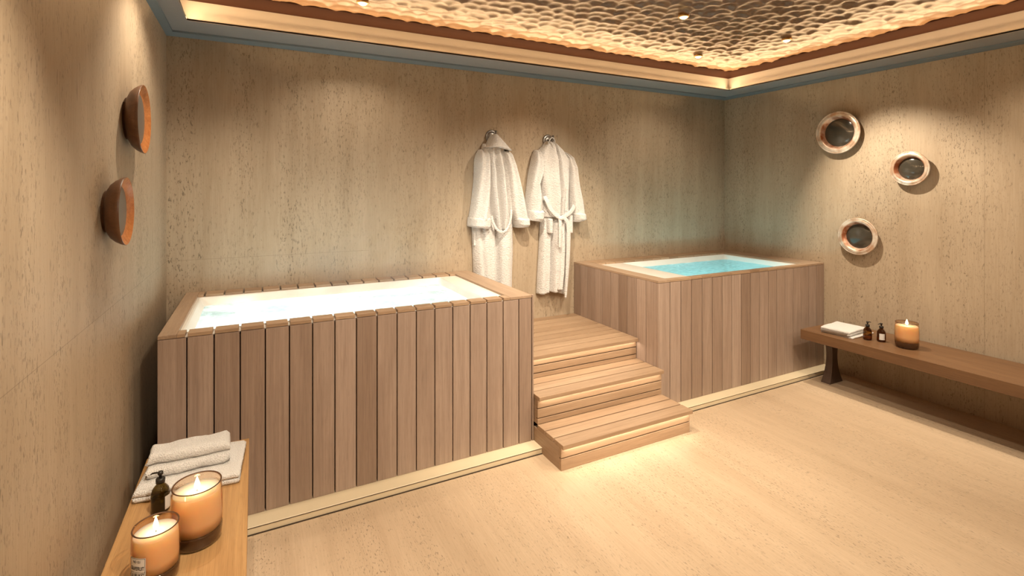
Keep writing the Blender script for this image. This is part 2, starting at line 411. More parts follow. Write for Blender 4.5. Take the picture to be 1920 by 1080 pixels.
# carved timber ceiling: real hollowed scoops
def carved():
    dx = 0.0125
    xs = np.arange(SX0 - .02, SX1 + .03, dx)
    ys = np.concatenate([np.arange(YF + .3, 1.0, 0.06), np.arange(1.0, SY1 + .03, dx)])
    X, Y = np.meshgrid(xs, ys)
    cs, csy = 0.095, 0.082
    rng = np.random.RandomState(3)
    nx, ny = int((xs[-1] - xs[0]) / cs) + 6, int((ys[-1] - ys[0]) / csy) + 6
    jx = rng.uniform(-.1, .6, (ny, nx)) + .5 * (np.arange(ny) % 2)[:, None]; jy = rng.uniform(0.2, 0.8, (ny, nx)); dep = rng.uniform(0.0, 0.0015, (ny, nx))
    gx = (X - xs[0]) / cs + 2; gy = (Y - ys[0]) / csy + 2
    ix, iy = np.floor(gx).astype(int), np.floor(gy).astype(int)
    best = np.full(X.shape, 1e9)
    for a in (-2, -1, 0, 1, 2):
        for b in (-2, -1, 0, 1, 2):
            cx = np.clip(ix + a, 0, nx - 1); cy = np.clip(iy + b, 0, ny - 1)
            d2 = ((gx - (ix + a) - jx[cy, cx]) ** 2) + ((gy - (iy + b) - jy[cy, cx]) ** 2) + dep[cy, cx] * 40
            best = np.minimum(best, d2)
    Z = ZT + 0.008 - 0.028 * np.minimum(best, 1.0)
    V = np.stack([X.ravel(), Y.ravel(), Z.ravel()], 1)
    ny_, nx_ = X.shape
    i = np.arange(nx_ - 1); j = np.arange(ny_ - 1); I, J = np.meshgrid(i, j)
    a = (J * nx_ + I).ravel()
    F = np.stack([a, a + nx_, a + nx_ + 1, a + 1], 1)
    me = bpy.data.meshes.new('ceiling_panel')
    me.from_pydata(V.tolist(), [], F.tolist())
    return me
o = link('trim_6', carved(), M['carved'], smooth=True, kind='structure')

# low stone kerb along the foot of the tubs
YK, HK = 2.569, 0.038
for nm, x0, x1 in (('trim_7', XL, 1.548), ('trim_8', 2.5525, XR)):
    prism(nm, [(YK + .004, 0), (YK + .004, HK - .007), (YK + .006, HK - .007), (YK + .006, HK - .003), (YK, HK - .003), (YK + .002, HK), (2.70, HK), (2.70, 0)], 0, x0, x1, M['curb'], **ST)
for nm, x0, x1 in (('trim_9', XL, 1.548), ('trim_10', 2.5525, XR)):
    boxes(nm, [(x0, YK + .0015, HK - .0075, x1, YK + .02, HK - .003), (x0, YK - .003, 0.0, x1, YK + .02, 0.003)], M['kerb_shadow'], **ST)  # dark strips standing in for the thin shadow lines of the kerb

# ------------------------------------------------------------------ hot tubs
def rrect(x0, y0, x1, y1, r, z, seg=5):
    pts = []
    for cx, cy, a0 in ((x1 - r, y1 - r, 0), (x0 + r, y1 - r, 90), (x0 + r, y0 + r, 180), (x1 - r, y0 + r, 270)):
        for k in range(seg + 1):
            a = math.radians(a0 + 90 * k / seg); pts.append((cx + r * math.cos(a), cy + r * math.sin(a), z))
    return pts
def basin(name, loops, mat, parent):
    bm = bmesh.new(); R = [[bm.verts.new(p) for p in rrect(*l)] for l in loops]
    for A, B in zip(R, R[1:]):
        n = len(A)
        for i in range(n): bm.faces.new((A[i], A[(i + 1) % n], B[(i + 1) % n], B[i]))
    bm.faces.new(R[-1])
    me = bpy.data.meshes.new(name); bm.normal_update(); bm.to_mesh(me); bm.free()
    o = link(name, me, mat, parent)
    return o
GAP = 0.0055
def tub(x0, x1, y0, wx0, wx1, wy0, wy1, side, n, ledge, capgap, wmat, label, sideface):
    t = empty('hot_tub', (0, 0, 0))
    tag(t, label, 'hot tub', None)
    pw = (x1 - x0) / n; zc = 0.925; zt = 0.942
    # backing carcass (dark, seen only in the gaps)
    inner = 0.022
    b = [(x0 + .02, y0 + inner, 0.04, x1 - .02, y0 + inner + .02, zc - .02)]
    b.append((x0 + inner, y0 + inner + .02, .04, x0 + inner + .02, D - .003, zc - .02))
    b.append((x1 - inner - .02, y0 + inner + .02, .04, x1 - inner, D - .003, zc - .02))
    boxes('carcass', b, M['dark'], t)
    # upright boards
    b = []
    for i in range(n):
        b.append((x0 + i * pw + (GAP if i else 0), y0, 0.0385, x0 + (i + 1) * pw, y0 + .021, zc - .0025))
    m = int(round((D - y0) / .1055)); q = (D - .003 - y0 - .022) / m
    for sx in sideface:
        for i in range(m):
            ya = y0 + .0225 + i * q
            b.append((x0, ya + (GAP * .8 if i else 0), 0.0385, x0 + .021, ya + q, zc - .001) if sx < 0 else
                     (x1 - .012, ya + (GAP * .8 if i else 0), 0.0385, x1, ya + q, zc - .001))
    if side > 0:
        b = [(p[0], p[1], p[2], min(p[3], x1 - .016) if p[3] > x1 - .001 and p[1] == y0 and p[4] < y0 + .03 else p[3], p[4], p[5]) for p in b]
        b.append((x1 - .011, y0 - .001, .0385, x1, y0 + .0215, zt))
    boxes('cladding', b, M['oak_v'], t, bevel=0.0016)
    # rim boards
    cap = [(x0, wy0 + .0 if False else y0, zc, wx0, D - .003, zt)]
    xe = x1 - (.013 if side > 0 else 0)
    cap.append((wx1, y0 + (0.0 if side < 0 else 0.0), zc, xe, D - .003, zt))
    for cb in cap: boxes('rim_board', [cb], M['oak_y'], t, bevel=0.0016)
    blk, blb = [], []
    for i in range(n):
        a, c = x0 + i * pw + (capgap * .7 + GAP * .5 * (capgap > .003) if i else 0), x0 + (i + 1) * pw - (capgap * .6 if capgap > .003 else 0)
        a2, c2 = max(a, wx0 + .0008), min(c, wx1 - .0008)
        if c2 - a2 > .004:
            blk.append((a2, y0, zc, c2, wy0, zt)); blb.append((a2 + (.004 if capgap < .003 else 0), wy1, zc, c2, D - .003, zt))
    boxes('rim_block', blk, M['oak_x'], t, bevel=0.0016); boxes('rim_block', blb, M['oak_x'], t, bevel=0.0016)
    # white shell
    r = .02; lx0, lx1 = ledge
    zr = 0.929
    basin('basin', [
        (wx0 - .004, y0 + .012, wx1 + .004, wy1 + .05, .004, zc - .0005 - .004), (wx0 - .004, y0 + .012, wx1 + .004, wy1 + .05, .004, zc - .0002), (wx0 - .0005, wy0 + .001, wx1 + .0005, wy1 - .001, .001, zc - .0002), (wx0 - .0005, wy0 + .001, wx1 + .0005, wy1 - .001, .001, zr),
        (wx0 + lx0, wy0 + .012, wx1 - lx1, wy1 - .012, r, zr), (wx0 + lx0 + .006, wy0 + .018, wx1 - lx1 - .006, wy1 - .018, r, zr - .006),
        (wx0 + lx0 + .03, wy0 + .045, wx1 - lx1 - .018, wy1 - .05, .04, 0.885), (wx0 + lx0 + .06, wy0 + .08, wx1 - lx1 - .04, wy1 - .09, .06, 0.70),
        (wx0 + lx0 + .09, wy0 + .11, wx1 - lx1 - .07, wy1 - .13, .08, 0.40), (wx0 + lx0 + .14, wy0 + .16, wx1 - lx1 - .12, wy1 - .18, .08, 0.36)], M['acrylic'], t)
    bm = bmesh.new(); nx, ny = 60, 36
    X0, X1, Y0, Y1 = wx0 + lx0 + .029, wx1 - lx1 - .018, wy0 + .045, wy1 - .049
    G = [[bm.verts.new((X0 + (X1 - X0) * i / nx, Y0 + (Y1 - Y0) * j / ny, 0.884 + 0.0025 * noise.noise(Vector((i * .35, j * .35, x0))))) for i in range(nx + 1)] for j in range(ny + 1)]
    for j in range(ny):
        for i in range(nx): bm.faces.new((G[j][i], G[j][i + 1], G[j + 1][i + 1], G[j + 1][i]))
    wo = from_bm('water', bm, wmat, t, smooth=True)
    return t, (X0, X1, Y0, Y1)
tub1, W1 = tub(-0.386, 1.547, 2.668, -0.314, 1.383, 2.740, 3.587, 1, 18, (0.012, 0.125), GAP, M['water_a'],
               'oak clad hot tub full of bright milky foaming water, left of the steps', (-1, 1))
tub2, W2 = tub(2.568, 4.528, 2.660, 2.684, 4.302, 2.716, 3.53, -1, 18, (0.28, 0.012), 0.0012, M['water_b'],
               'oak clad hot tub with clear blue water in the corner right of the steps', (-1,))
for (a, b_, c, d), e, colr, t in ((W1, 9.5, (0.86, 0.97, 1.0), tub1), (W2, 7, (0.75, 0.97, 1.0), tub2)):
    for k in (0.22, 0.5, 0.78):
        light('underwater_lamp', 'POINT', (a + (b_ - a) * k, (c + d) / 2, 0.62), e / 3, colr, parent=t, shadow_soft_size=0.06)

# ------------------------------------------------------------------ steps between the tubs
XS0, XS1 = 1.5505, 2.5655
ZS = (0.152, 0.325, 0.480); YR = (2.361, 2.625, 2.885)     # tread heights, riser faces
st = empty('wooden_steps', ((XS0 + XS1) / 2, YR[0], 0))
tag(st, 'three oak steps with glowing strips rising between the two hot tubs', 'steps')
off = Vector(st.location)
def sbox(name, lst, mat, **kw):
    return boxes(name, [(b[0] - off.x, b[1] - off.y, b[2], b[3] - off.x, b[4] - off.y, b[5]) for b in lst], mat, st, **kw)
TH = 0.024
for k in range(3):
    z = ZS[k]; ya = YR[k] - .022; yb = (YR[k + 1] if k < 2 else D - .003)
    xa = 1.548 if k == 0 else XS0
    nb = 3 if k < 2 else 9; wd = (yb - ya) / nb
    x1 = 2.558 if k == 0 else XS1
    sbox('tread', [(xa + (0.0 if k else 0), ya + i * wd + (.010 if i else 0), z - TH, x1, ya + (i + 1) * wd, z) for i in range(nb)], M['oak_x'], bevel=0.0015)
    zb = ZS[k - 1] if k else 0
    h = z - TH - zb
    xb = 1.548 if k == 0 else XS0; xc = 2.5525 if k == 0 else XS1 - .002
    hs = [0, .52, 1.0] if k == 0 else [0, .22, .62, 1.0]
    sbox('riser', [(xb, YR[k], zb + h * hs[i] + .001 + (.0055 if i else 0), xc, YR[k] + .018, zb + h * hs[i + 1] - .0005) for i in range(len(hs) - 1)], M['oak_x'], bevel=0.001)
# carcass and the one side cheek that shows beside the lowest step
sbox('carcass', [(1.566, YR[0] + .019, .001, XS1 - .02, D - .004, ZS[0] - TH - .001), (XS0 + .006, YR[1] + .019, ZS[0] - .001, XS1 - .006, D - .004, ZS[1] - TH - .001),
                 (XS0 + .006, YR[2] + .019, ZS[1] - .001, XS1 - .006, D - .004, ZS[2] - TH - .001)], M['dark'])
for sp in ((1.548, YR[0] + .0185, 0.001, 1.5655, 2.667, ZS[0] - TH - .0005), (2.535, YR[0] + .0185, 0.001, 2.5525, 2.659, ZS[0] - TH - .0005)):
    sbox('side_panel', [sp], M['oak_y'], bevel=0.001)
for k in (1, 2):
    sbox('side_panel', [(XS0 + .0005, YR[k] + .0185, ZS[k - 1] + .001, XS0 + .0055, YR[k] + .35, ZS[k] - TH - .001)], M['oak_y'])
for k in range(3):
    xa = 1.548 if k == 0 else XS0
    l = light('step_light_strip', 'AREA', ((xa + XS1) / 2 - off.x, YR[k] - .014 - off.y, ZS[k] - TH - .002), 0.55 if k else 0.7, WARM2, parent=st,
              shape='RECTANGLE', size=XS1 - xa - .03, size_y=0.012, rot=(0, 0, 0))

# ------------------------------------------------------------------ benches
def bench(label, x0, x1, y0, y1, z, th, mat, legmat, legx):
    b = empty('bench', ((x0 + x1) / 2, (y0 + y1) / 2, 0)); tag(b, label, 'bench')
    cx, cy = b.location.x, b.location.y
    boxes('seat', [(x0 - cx, y0 - cy, z - th, x1 - cx, y1 - cy, z)], mat, b, bevel=0.003)
    for ly in (y1 - .085, y0 + .3):
        prof = []       # half width against height: flared foot, narrow waist, wider head
        bm = bmesh.new(); rings = []
        for t in np.linspace(0, 1, 15):
            zz = t * (z - th - .001)
            wx = (.034 + .056 * (abs(t - .58) / .58) ** 2.0)
            wy = (.026 + .011 * (abs(t - .62) / .62) ** 2.0)
            rings.append([bm.verts.new((legx - cx + a * wx, ly - cy + c * wy, zz)) for a, c in ((-1, -1), (1, -1), (1, 1), (-1, 1))])
        for A, B in zip(rings, rings[1:]):
            for k in range(4): bm.faces.new((A[k], A[(k + 1) % 4], B[(k + 1) % 4], B[k]))
        bm.faces.new(rings[0]); bm.faces.new(rings[-1])
        from_bm('leg', bm, legmat, b, bevel=0.002)
    return b
ZB = 0.45
bench('long brown oak bench on flared dark legs along the right wall', 3.995, 4.505, 0.1, 2.535, ZB, .078, M['bench_dark'], M['leg_dark'], 4.28)
bench('honey oak bench in the left foreground carrying two lit candles', -0.409, -0.022, 0.55, 2.575, ZB, .05, M['bench'], M['bench'], -0.215)

# ------------------------------------------------------------------ candles
def candle(loc, s, label, strength, lab=False):
    c = empty('candle', loc); tag(c, label, 'candle', None)
    h = .180 * s; R = .0725 * s; th = .0028
    outer = [(R * .80, .0005), (R * .90, .003), (R * .955, .012), (R * .985, h * .2), (R, h * .42), (R * .99, h * .7), (R * .955, h * .9), (R * .93, h)]
    inner = [(R * .93 - th, h), (R * .955 - th, h * .9), (R * .99 - th, h * .7), (R - th, h * .42), (R * .985 - th, h * .25)]
    base = [(0, .0007)] + [(r - .0004, z) for r, z in outer[:3]] + [(R * .975, h * .22), (R * .975 - th, h * .235), (0, h * .235)]
    lathe('glass', outer + [(R * .925, h + .0012)] + inner + [(R * .9, h * .237)], M['amber'], c)
    lathe('rim', [(R * .94 + .0008, h - .001), (R * .93, h + .0022), (R * .91 - .002, h - .001)], M['rimglass'], c, closed=True)
    lathe('glass_base', base, M['base_glass'], c)
    zt = h * .875
    wx = [(0, h * .24), (R * .965 - th - .0006, h * .24), (R * .975 - th, h * .42), (R * .965 - th, h * .7), (R * .945 - th, zt - .002), (R * .93 - th, zt), (R * .3, zt - .002 * s), (0, zt - .0035 * s)]
    lathe('wax', wx, M['wax'], c)
    bm = bmesh.new(); tube(bm, [(0, 0, zt - .004), (0.0005, 0, zt + .004), (.0015, 0, zt + .011)], .0011, 8)
    from_bm('wick', bm, M['wick'], c, smooth=True)
    fl = [(0, zt + .003), (.0048 * s, zt + .007), (.0080 * s, zt + .013), (.0074 * s, zt + .021), (.0046 * s, zt + .031), (.0020 * s, zt + .039), (0, zt + .045)]
    lathe('flame', fl, M['flame'], c, seg=20)
    light('flame_light', 'POINT', (0, 0, zt + .020), strength, (1, .80, .55), parent=c, shadow_soft_size=.005)
    return c, R, h
M['rimglass'] = simple('dark_glass_lip', (0.08, 0.036, 0.016), 0.4)
c1, R1, h1 = candle((-0.168, 1.905, ZB + .0005), 1.03, 'larger lit candle in amber glass, nearest the towels on the left bench', 0.30)
c2, R2, h2 = candle((-0.261, 1.778, ZB + .0005), 0.86, 'smaller lit candle with a printed label on the left bench', 0.27)
candle((4.222, 1.893, ZB + .0005), 1.0, 'lit candle in amber glass on the right bench, beside two bottles', 0.35)

# printed paper label wrapped on the small candle
def wrap(verts, R, a0, z0):
    return [(R * math.cos(a0 + x / R), R * math.sin(a0 + x / R), z0 + y) for x, y in verts]
def paper_label(parent, R, a0, w, h, z0, lines, border=True, taper=None, segs=16):
    tp = taper or (lambda z: 0.0)
    bm = bmesh.new(); G = []
    for off_ in (0.0004, 0.0008):
        G.append([[bm.verts.new(((R + off_ + tp(z0 + y)) * math.cos(a0 + x / R), (R + off_ + tp(z0 + y)) * math.sin(a0 + x / R), z0 + y))
              for x in np.linspace(-w / 2, w / 2, segs + 1)] for y in np.linspace(-h / 2, h / 2, 7)])
    for g in G:
        for j in range(6):
            for i in range(segs): bm.faces.new((g[j][i], g[j][i + 1], g[j + 1][i + 1], g[j + 1][i]))
    lab = from_bm('label', bm, M['paper'], parent)
    def addmesh(bm2, quads):
        for q in quads:
            vs = []
            for x, y in q:
                rr = R + .0012 + tp(z0 + y); vs.append(bm2.verts.new((rr * math.cos(a0 + x / R), rr * math.sin(a0 + x / R), z0 + y)))
            bm2.faces.new(vs)
    if border:
        bm2 = bmesh.new(); t_ = .0009; e = .0012; qs = []
        a, b_ = w / 2 - e, h / 2 - e
        ns = 12
        for i in range(ns):
            xa, xb = -a + 2 * a * i / ns, -a + 2 * a * (i + 1) / ns
            for y in (-b_, b_ - t_, -h * .17): qs.append([(xa, y), (xb, y), (xb, y + t_), (xa, y + t_)])
        qs += [[(-a, -b_), (-a + t_, -b_), (-a + t_, b_), (-a, b_)], [(a - t_, -b_), (a, -b_), (a, b_), (a - t_, b_)]]
        addmesh(bm2, qs); from_bm('border', bm2, M['ink'], lab)
    for txt, size, y, wid in lines:
        cu = bpy.data.curves.new('lettering', 'FONT'); cu.body = txt; cu.size = size; cu.align_x = 'CENTER'; cu.align_y = 'CENTER'; cu.offset = size * .02
        to = bpy.data.objects.new('lettering', cu); COL.objects.link(to)
        bpy.context.view_layer.update()
        me = bpy.data.meshes.new_from_object(to.evaluated_get(bpy.context.evaluated_depsgraph_get()))
        bpy.data.objects.remove(to)
        xsz = max(v.co.x for v in me.vertices) - min(v.co.x for v in me.vertices); f = wid / xsz
        for v in me.vertices:
            x, yy = v.co.x * f, v.co.y + y
            rr = R + .0012 + tp(z0 + yy)
            v.co = (rr * math.cos(a0 + x / R), rr * math.sin(a0 + x / R), z0 + yy)
        me.materials.clear(); link('lettering', me, M['ink'], lab)
    return lab
# ------------------------------------------------------------------ pump bottles
def bottle(loc, rotz, s, glass, liquid, label, showlabel=True, fill=.55, group=None):
    b = empty('pump_bottle', loc, (0, 0, rotz)); tag(b, label, 'bottle', group)
    R = .0285 * s; H = .098 * s
    prof = [(0, .001), (R * .86, .001), (R * .97, .004), (R, .010), (R, H * .60), (R * .97, H * .70), (R * .86, H * .80), (R * .66, H * .89), (R * .45, H * .96), (R * .36, H), (R * .36, H * 1.06)]
    inn = [(r - .0015 if r > .002 else 0, z + .0015) for r, z in prof]
    lathe('glass', prof + [(R * .36 - .0015, H * 1.06)], glass, b, seg=40)
    zf = H * fill
    lathe('liquid', [(0, .003), (R * .84, .003), (R * .93, .007), (R * .94, .012), (R * .94, min(zf, H * .6)), (0, min(zf, H * .6))], liquid, b, seg=40)
    lathe('collar', [(0, H * 1.02), (R * .50, H * 1.02), (R * .50, H * 1.15), (R * .42, H * 1.18), (0, H * 1.18)], M['pump'], b, seg=32)
    bm = bmesh.new()
    lathe_bm(bm, [(0, H * 1.18), (R * .16, H * 1.18), (R * .16, H * 1.30), (R * .30, H * 1.31), (R * .30, H * 1.38), (R * .24, H * 1.41), (0, H * 1.41)], 20)
    tube(bm, [(0, 0, H * 1.36), (R * .5, 0, H * 1.365), (R * .95, 0, H * 1.34), (R * 1.1, 0, H * 1.31)], [R * .12, R * .11, R * .09, R * .08], 10)
    from_bm('pump_head', bm, M['pump'], b, smooth=True)
    return b, R, H

# ------------------------------------------------------------------ towels
def slab_fold(name, w, d, layers, th, mat, parent=None, seed=1, open_side=-1, wob=.003, ledge=0.0):
    """a towel folded in layers: one closed strip-outline in the y-z section swept along x, with soft lumps"""
    bm = bmesh.new()
    r = th / 2
    # section: rounded lobes per layer on the folded edge (-y), flat at the far edge
    sec = []
    n = layers
    for i in range(n):                              # up the front edge
        zc = r + i * th
        off_ = ledge * i
        for k in range(7):
            a = -math.pi / 2 + math.pi * k / 6
            sec.append((-d / 2 + off_ + r - r * 1.0 * math.cos(a) , zc + r * .98 * math.sin(a)))
    for k in range(1, 9): sec.append((-d / 2 + ledge * (n - 1) + r + (d - 2 * r - ledge * (n - 1)) * k / 9, n * th))
    for i in reversed(range(n)):
        zc = r + i * th
        for k in range(7):
            a = math.pi / 2 - math.pi * k / 6
            sec.append((d / 2 - r + r * .7 * math.cos(a), zc + r * .98 * math.sin(a)))
    for k in range(1, 9): sec.append((d / 2 - r - (d - 2 * r) * k / 9, 0))
    nx = 44; rings = []
    for i in range(nx + 1):
        t = i / nx; x = -w / 2 + w * t
        e = min(t, 1 - t) * w; sh = 1 - .35 * max(0, 1 - e / (r * .9)) ** 2
        ring = []
        for (y, z) in sec:
            nv = noise.noise(Vector((x * 14 + seed * 7, y * 14, z * 30))); nv2 = noise.noise(Vector((x * 60, y * 60 + seed, z * 60)))
            zz = (z - n * th / 2) * sh + n * th / 2
            if z < .001: zz = 0
            ring.append(bm.verts.new((x + wob * nv2 * .6 + wob * .8 * math.sin(z * 190) * (1 if t in (0, 1) else 0), y + wob * nv + wob * .25 * nv2, max(0, zz + (wob * nv * (z / (n * th)) + .25 * wob * nv2 if z > .001 else 0)))))
        rings.append(ring)
    m = len(sec)
    for A, B in zip(rings, rings[1:]):
        for k in range(m): bm.faces.new((A[k], A[(k + 1) % m], B[(k + 1) % m], B[k]))
    bm.faces.new(rings[0]); bm.faces.new(rings[-1])
    return from_bm(name, bm, mat, parent, smooth=True)

t = slab_fold('folded_towel', .345, .285, 2, .021, M['towel'], seed=2)
t.location = (-.216, 2.348, ZB + .0005); t.rotation_euler.z = math.radians(-4)
tag(t, 'flat folded white towel lying on the left bench under another towel', 'towel')
t = slab_fold('rolled_towel', .275, .150, 2, .040, M['towel'], seed=5, wob=.007, ledge=.022)
t.location = (-.232, 2.360, ZB + .0425); t.rotation_euler.z = math.radians(2)
tag(t, 'thick plump white towel on top of the flat one, left bench', 'towel')
t = slab_fold('folded_towel', .31, .235, 1, .010, M['towel'], seed=8, wob=.002)
t.location = (4.225, 2.300, ZB + .0005); t.rotation_euler.z = math.radians(2)
tag(t, 'thin white towel spread on the right bench beneath the thicker folded one', 'towel')
t = slab_fold('folded_towel', .27, .215, 2, .019, M['towel'], seed=9)
t.location = (4.195, 2.315, ZB + .0125); t.rotation_euler.z = math.radians(5)
tag(t, 'thicker folded white towel on the right bench beside the bottles', 'towel')

b, R, H = bottle((-.300, 2.135, ZB + .0005), math.radians(160), 1.02, M['bottle_green'], M['liquid_dark'], 'dark olive pump bottle on the left bench between candles and towels', fill=.5)
paper_label(b, R, math.radians(-42) - math.radians(160) + 0.35, .034, .046, .036, [], border=False)
b, R, H = bottle((4.170, 2.125, ZB + .0005), math.radians(-15), 1.0, M['bottle_glass'], M['liquid'], 'amber pump bottle nearest the towels on the right bench', fill=.28)
b, R, H = bottle((4.212, 2.052, ZB + .0005), math.radians(165), 1.0, M['bottle_glass'], M['liquid'], 'amber pump bottle with white label facing the room, next to the candle', fill=.28)
paper_label(b, R, math.radians(215) - math.radians(165), .034, .046, .040, [], border=False)
paper_label(c2, R2 * .995, math.radians(-127), .050, .060, .070, [('NO 151', .0095, .0195, .022), ('GRAPEFRUIT', .0150, .0005, .042), ('L:A BRUKET', .0150, -.0185, .042)])

# ------------------------------------------------------------------ things on the walls
def wall_mirror(y, z, r, label):
    o = empty('wall_mirror', (XR, y, z), (0, -math.pi / 2, 0)); tag(o, label, 'wall mirror')
    # local z points into the room
    ri = r * .66
    lathe('frame', [(r * .55, .001), (r * .86, .001), (r * .90, .030), (r * .985, .045), (r, .050), (r * .99, .056), (r * .955, .058), (r * .935, .054), (r * .91, .058), (r * .80, .060), (r * .775, .058)], M['rim_metal'], o, seg=96)
    lathe('inner_rim', [(r * .775, .0575), (r * .745, .055), (ri, .024), (ri - .002, .022)], M['rim_cone'], o, seg=96)
    lathe('glass', [(ri + .001, .022), (ri * .85, .029), (ri * .6, .035), (ri * .3, .039), (0, .040)], M['mirror'], o, seg=96)
    return o
wall_mirror(2.518, 2.084, .183, 'largest and highest round metal framed mirror on the right wall')
wall_mirror(1.992, 1.755, .131, 'round metal framed mirror farthest right, middle height of three')
wall_mirror(2.360, 1.203, .154, 'lowest round metal framed mirror, above the right bench')

def wall_bowl(y, z, r, label):
    o = empty('wall_bowl', (XL, y, z), (0, math.pi / 2, 0)); tag(o, label, 'wall bowl')
    dp = .062
    lathe('bowl', [(0, .0005), (r * .60, .0005), (r * .60, .008), (r * .66, .010), (r * .80, .020), (r * .90, .034), (r * .97, .050), (r, dp), (r * .985, dp + .0015)], M['bowl_out'], o, seg=80)
    lathe('inner_rim', [(r * .985, dp + .0015), (r * .96, dp), (r * .88, .053), (r * .76, .047), (r * .70, .044)], M['copper_in'], o, seg=80)
    lathe('disc', [(r * .72, .045), (r * .5, .0475), (0, .0485)], M['grey_glass'], o, seg=80)
    return o
wall_bowl(2.640, 1.902, .149, 'upper copper lined walnut bowl mounted on the left wall')
wall_bowl(2.302, 1.516, .128, 'lower copper lined walnut bowl mounted on the left wall')

# downlights set into the carved ceiling, the unseen fill ones included
dl = None
VIS = [('glowing downlight at the left end of the ceiling above the milky tub'), ('glowing downlight nearest the back right corner of the ceiling'),
       ('glowing downlight in the middle of the carved ceiling'), ('small faint downlight nearest the right wall')]
for i, (x, y, e, tgt, cone) in enumerate(SPOTS):
    if dl is None:
        dl = empty('downlight'); 
        lathe('ring', [(.026, -.014), (.033, -.014), (.035, -.011), (.035, .012), (.028, .012), (.026, .008)], M['brass'], dl, seg=32, closed=True)
        lathe('lamp_lens', [(0, -.026), (.012, -.024), (.021, -.019), (.0262, -.012), (.0262, .004), (0, .004)], M['lens'], dl, seg=24)
        o = dl
    else: o = copy_tree(dl)
    o.location = (x, y, ZT - .003)
    tag(o, VIS[i] if i < 4 else 'unseen ceiling downlight, one of a set partly added as fill light', 'downlight', 'downlights in the carved ceiling')
    light('downlight_beam', 'SPOT', (x, y, ZT - .055), e, WARM2, target=tgt, spot_size=math.radians(cone), spot_blend=0.75, shadow_soft_size=0.025)

# ------------------------------------------------------------------ bathrobes
def at(u, v, y):
    a = (u - CU) / FP; f = (math.sin(YAW), math.cos(YAW)); r = (math.cos(YAW), -math.sin(YAW))
    dx, dy, dz = f[0] + a * r[0], f[1] + a * r[1], (CV - v) / FP
    t_ = y / dy; return (t_ * dx, y, CH + t_ * dz)
def lerp_rows(rows, n):
    """rows of (v, left, right, depth); resample smoothly into n rows"""
    vs = [r[0] for r in rows]; out = []
    for i in range(n + 1):
        v = vs[0] + (vs[-1] - vs[0]) * i / n
        out.append((v, *[float(np.interp(v, vs, [r[k] for r in rows])) for k in (1, 2, 3)]))
    return out
YP = 3.60
def drape(name, rows, mat, parent, yback=3.700, folds=None, n=60, m=40, p=0.5, hem=0.0, round_bottom=False, seed=0, lump=.004):
    """hanging cloth piece: outline rows, front bulging towards the room, closed at the back"""
    R_ = lerp_rows(rows, n); bm = bmesh.new(); F = []; Bk = []
    for j, (v, l, r_, dep) in enumerate(R_):
        fr, bk = [], []
        for i in range(m + 1):
            s = i / m; px = l + (r_ - l) * s
            vv = v + (hem(s) * (j / n) ** 6 if hem else 0)
            x, _, z = at(px, vv, YP)
            prof = max(0.0, 1 - abs(2 * s - 1) ** 2.6) ** p
            t_ = j / n
            end = 1.0
            if t_ < .04: end = math.sqrt(t_ / .04) * .6 + .4
            f = folds(s, t_) if folds else 0
            y = yback - .006 - dep * prof * end - f * prof + lump * noise.noise(Vector((x * 16 + seed, seed, z * 7)))
            fr.append(bm.verts.new((x, min(y, yback - .004), z)))
            bk.append(bm.verts.new((x, yback, z)))
        F.append(fr); Bk.append(bk)
    for j in range(n):
        for i in range(m):
            bm.faces.new((F[j][i], F[j][i + 1], F[j + 1][i + 1], F[j + 1][i]))
            bm.faces.new((Bk[j][i + 1], Bk[j][i], Bk[j + 1][i], Bk[j + 1][i + 1]))
        bm.faces.new((F[j][0], F[j + 1][0], Bk[j + 1][0], Bk[j][0])); bm.faces.new((F[j][m], Bk[j][m], Bk[j + 1][m], F[j + 1][m]))
    for i in range(m):
        bm.faces.new((F[0][i + 1], F[0][i], Bk[0][i], Bk[0][i + 1])); bm.faces.new((F[n][i], F[n][i + 1], Bk[n][i + 1], Bk[n][i]))
    return from_bm(name, bm, mat, parent, smooth=True)
def ribbon(name, pts, width, thick, mat, parent):
    """flat belt: pts (px, py, y) centre line, width in metres seen from the front"""
    P = [Vector(at(u, v, YP)) for u, v, y in pts]
    for q, (_, _, y) in zip(P, pts): q.y = y
    # resample by Catmull-Rom
    Q = []
    for i in range(len(P) - 1):
        p0, p1, p2, p3 = P[max(i - 1, 0)], P[i], P[i + 1], P[min(i + 2, len(P) - 1)]
        for k in range(8):
            t_ = k / 8; Q.append(.5 * ((2 * p1) + (-p0 + p2) * t_ + (2 * p0 - 5 * p1 + 4 * p2 - p3) * t_ ** 2 + (-p0 + 3 * p1 - 3 * p2 + p3) * t_ ** 3))
    Q.append(P[-1])
    bm = bmesh.new(); rings = []
    for i, p in enumerate(Q):
        d = (Q[min(i + 1, len(Q) - 1)] - Q[max(i - 1, 0)]).normalized()
        a = Vector((d.z, 0, -d.x));
        if a.length < .2: a = Vector((1, 0, 0))
        a.normalize(); wv = width if not isinstance(width, (list, tuple)) else float(np.interp(i / (len(Q) - 1), np.linspace(0, 1, len(width)), width))
        r = []
        for k in range(12):
            an = 2 * math.pi * k / 12; ca, sa = math.cos(an), math.sin(an)
            ca = math.copysign(abs(ca) ** .5, ca); sa = math.copysign(abs(sa) ** .7, sa)
            r.append(bm.verts.new(p + a * wv / 2 * ca + Vector((0, 1, 0)) * thick / 2 * sa))
        rings.append(r)
    for A, B in zip(rings, rings[1:]):
        for k in range(12): bm.faces.new((A[k], A[(k + 1) % 12], B[(k + 1) % 12], B[k]))
    bm.faces.new(rings[0]); bm.faces.new(rings[-1])
    return from_bm(name, bm, mat, parent, smooth=True)
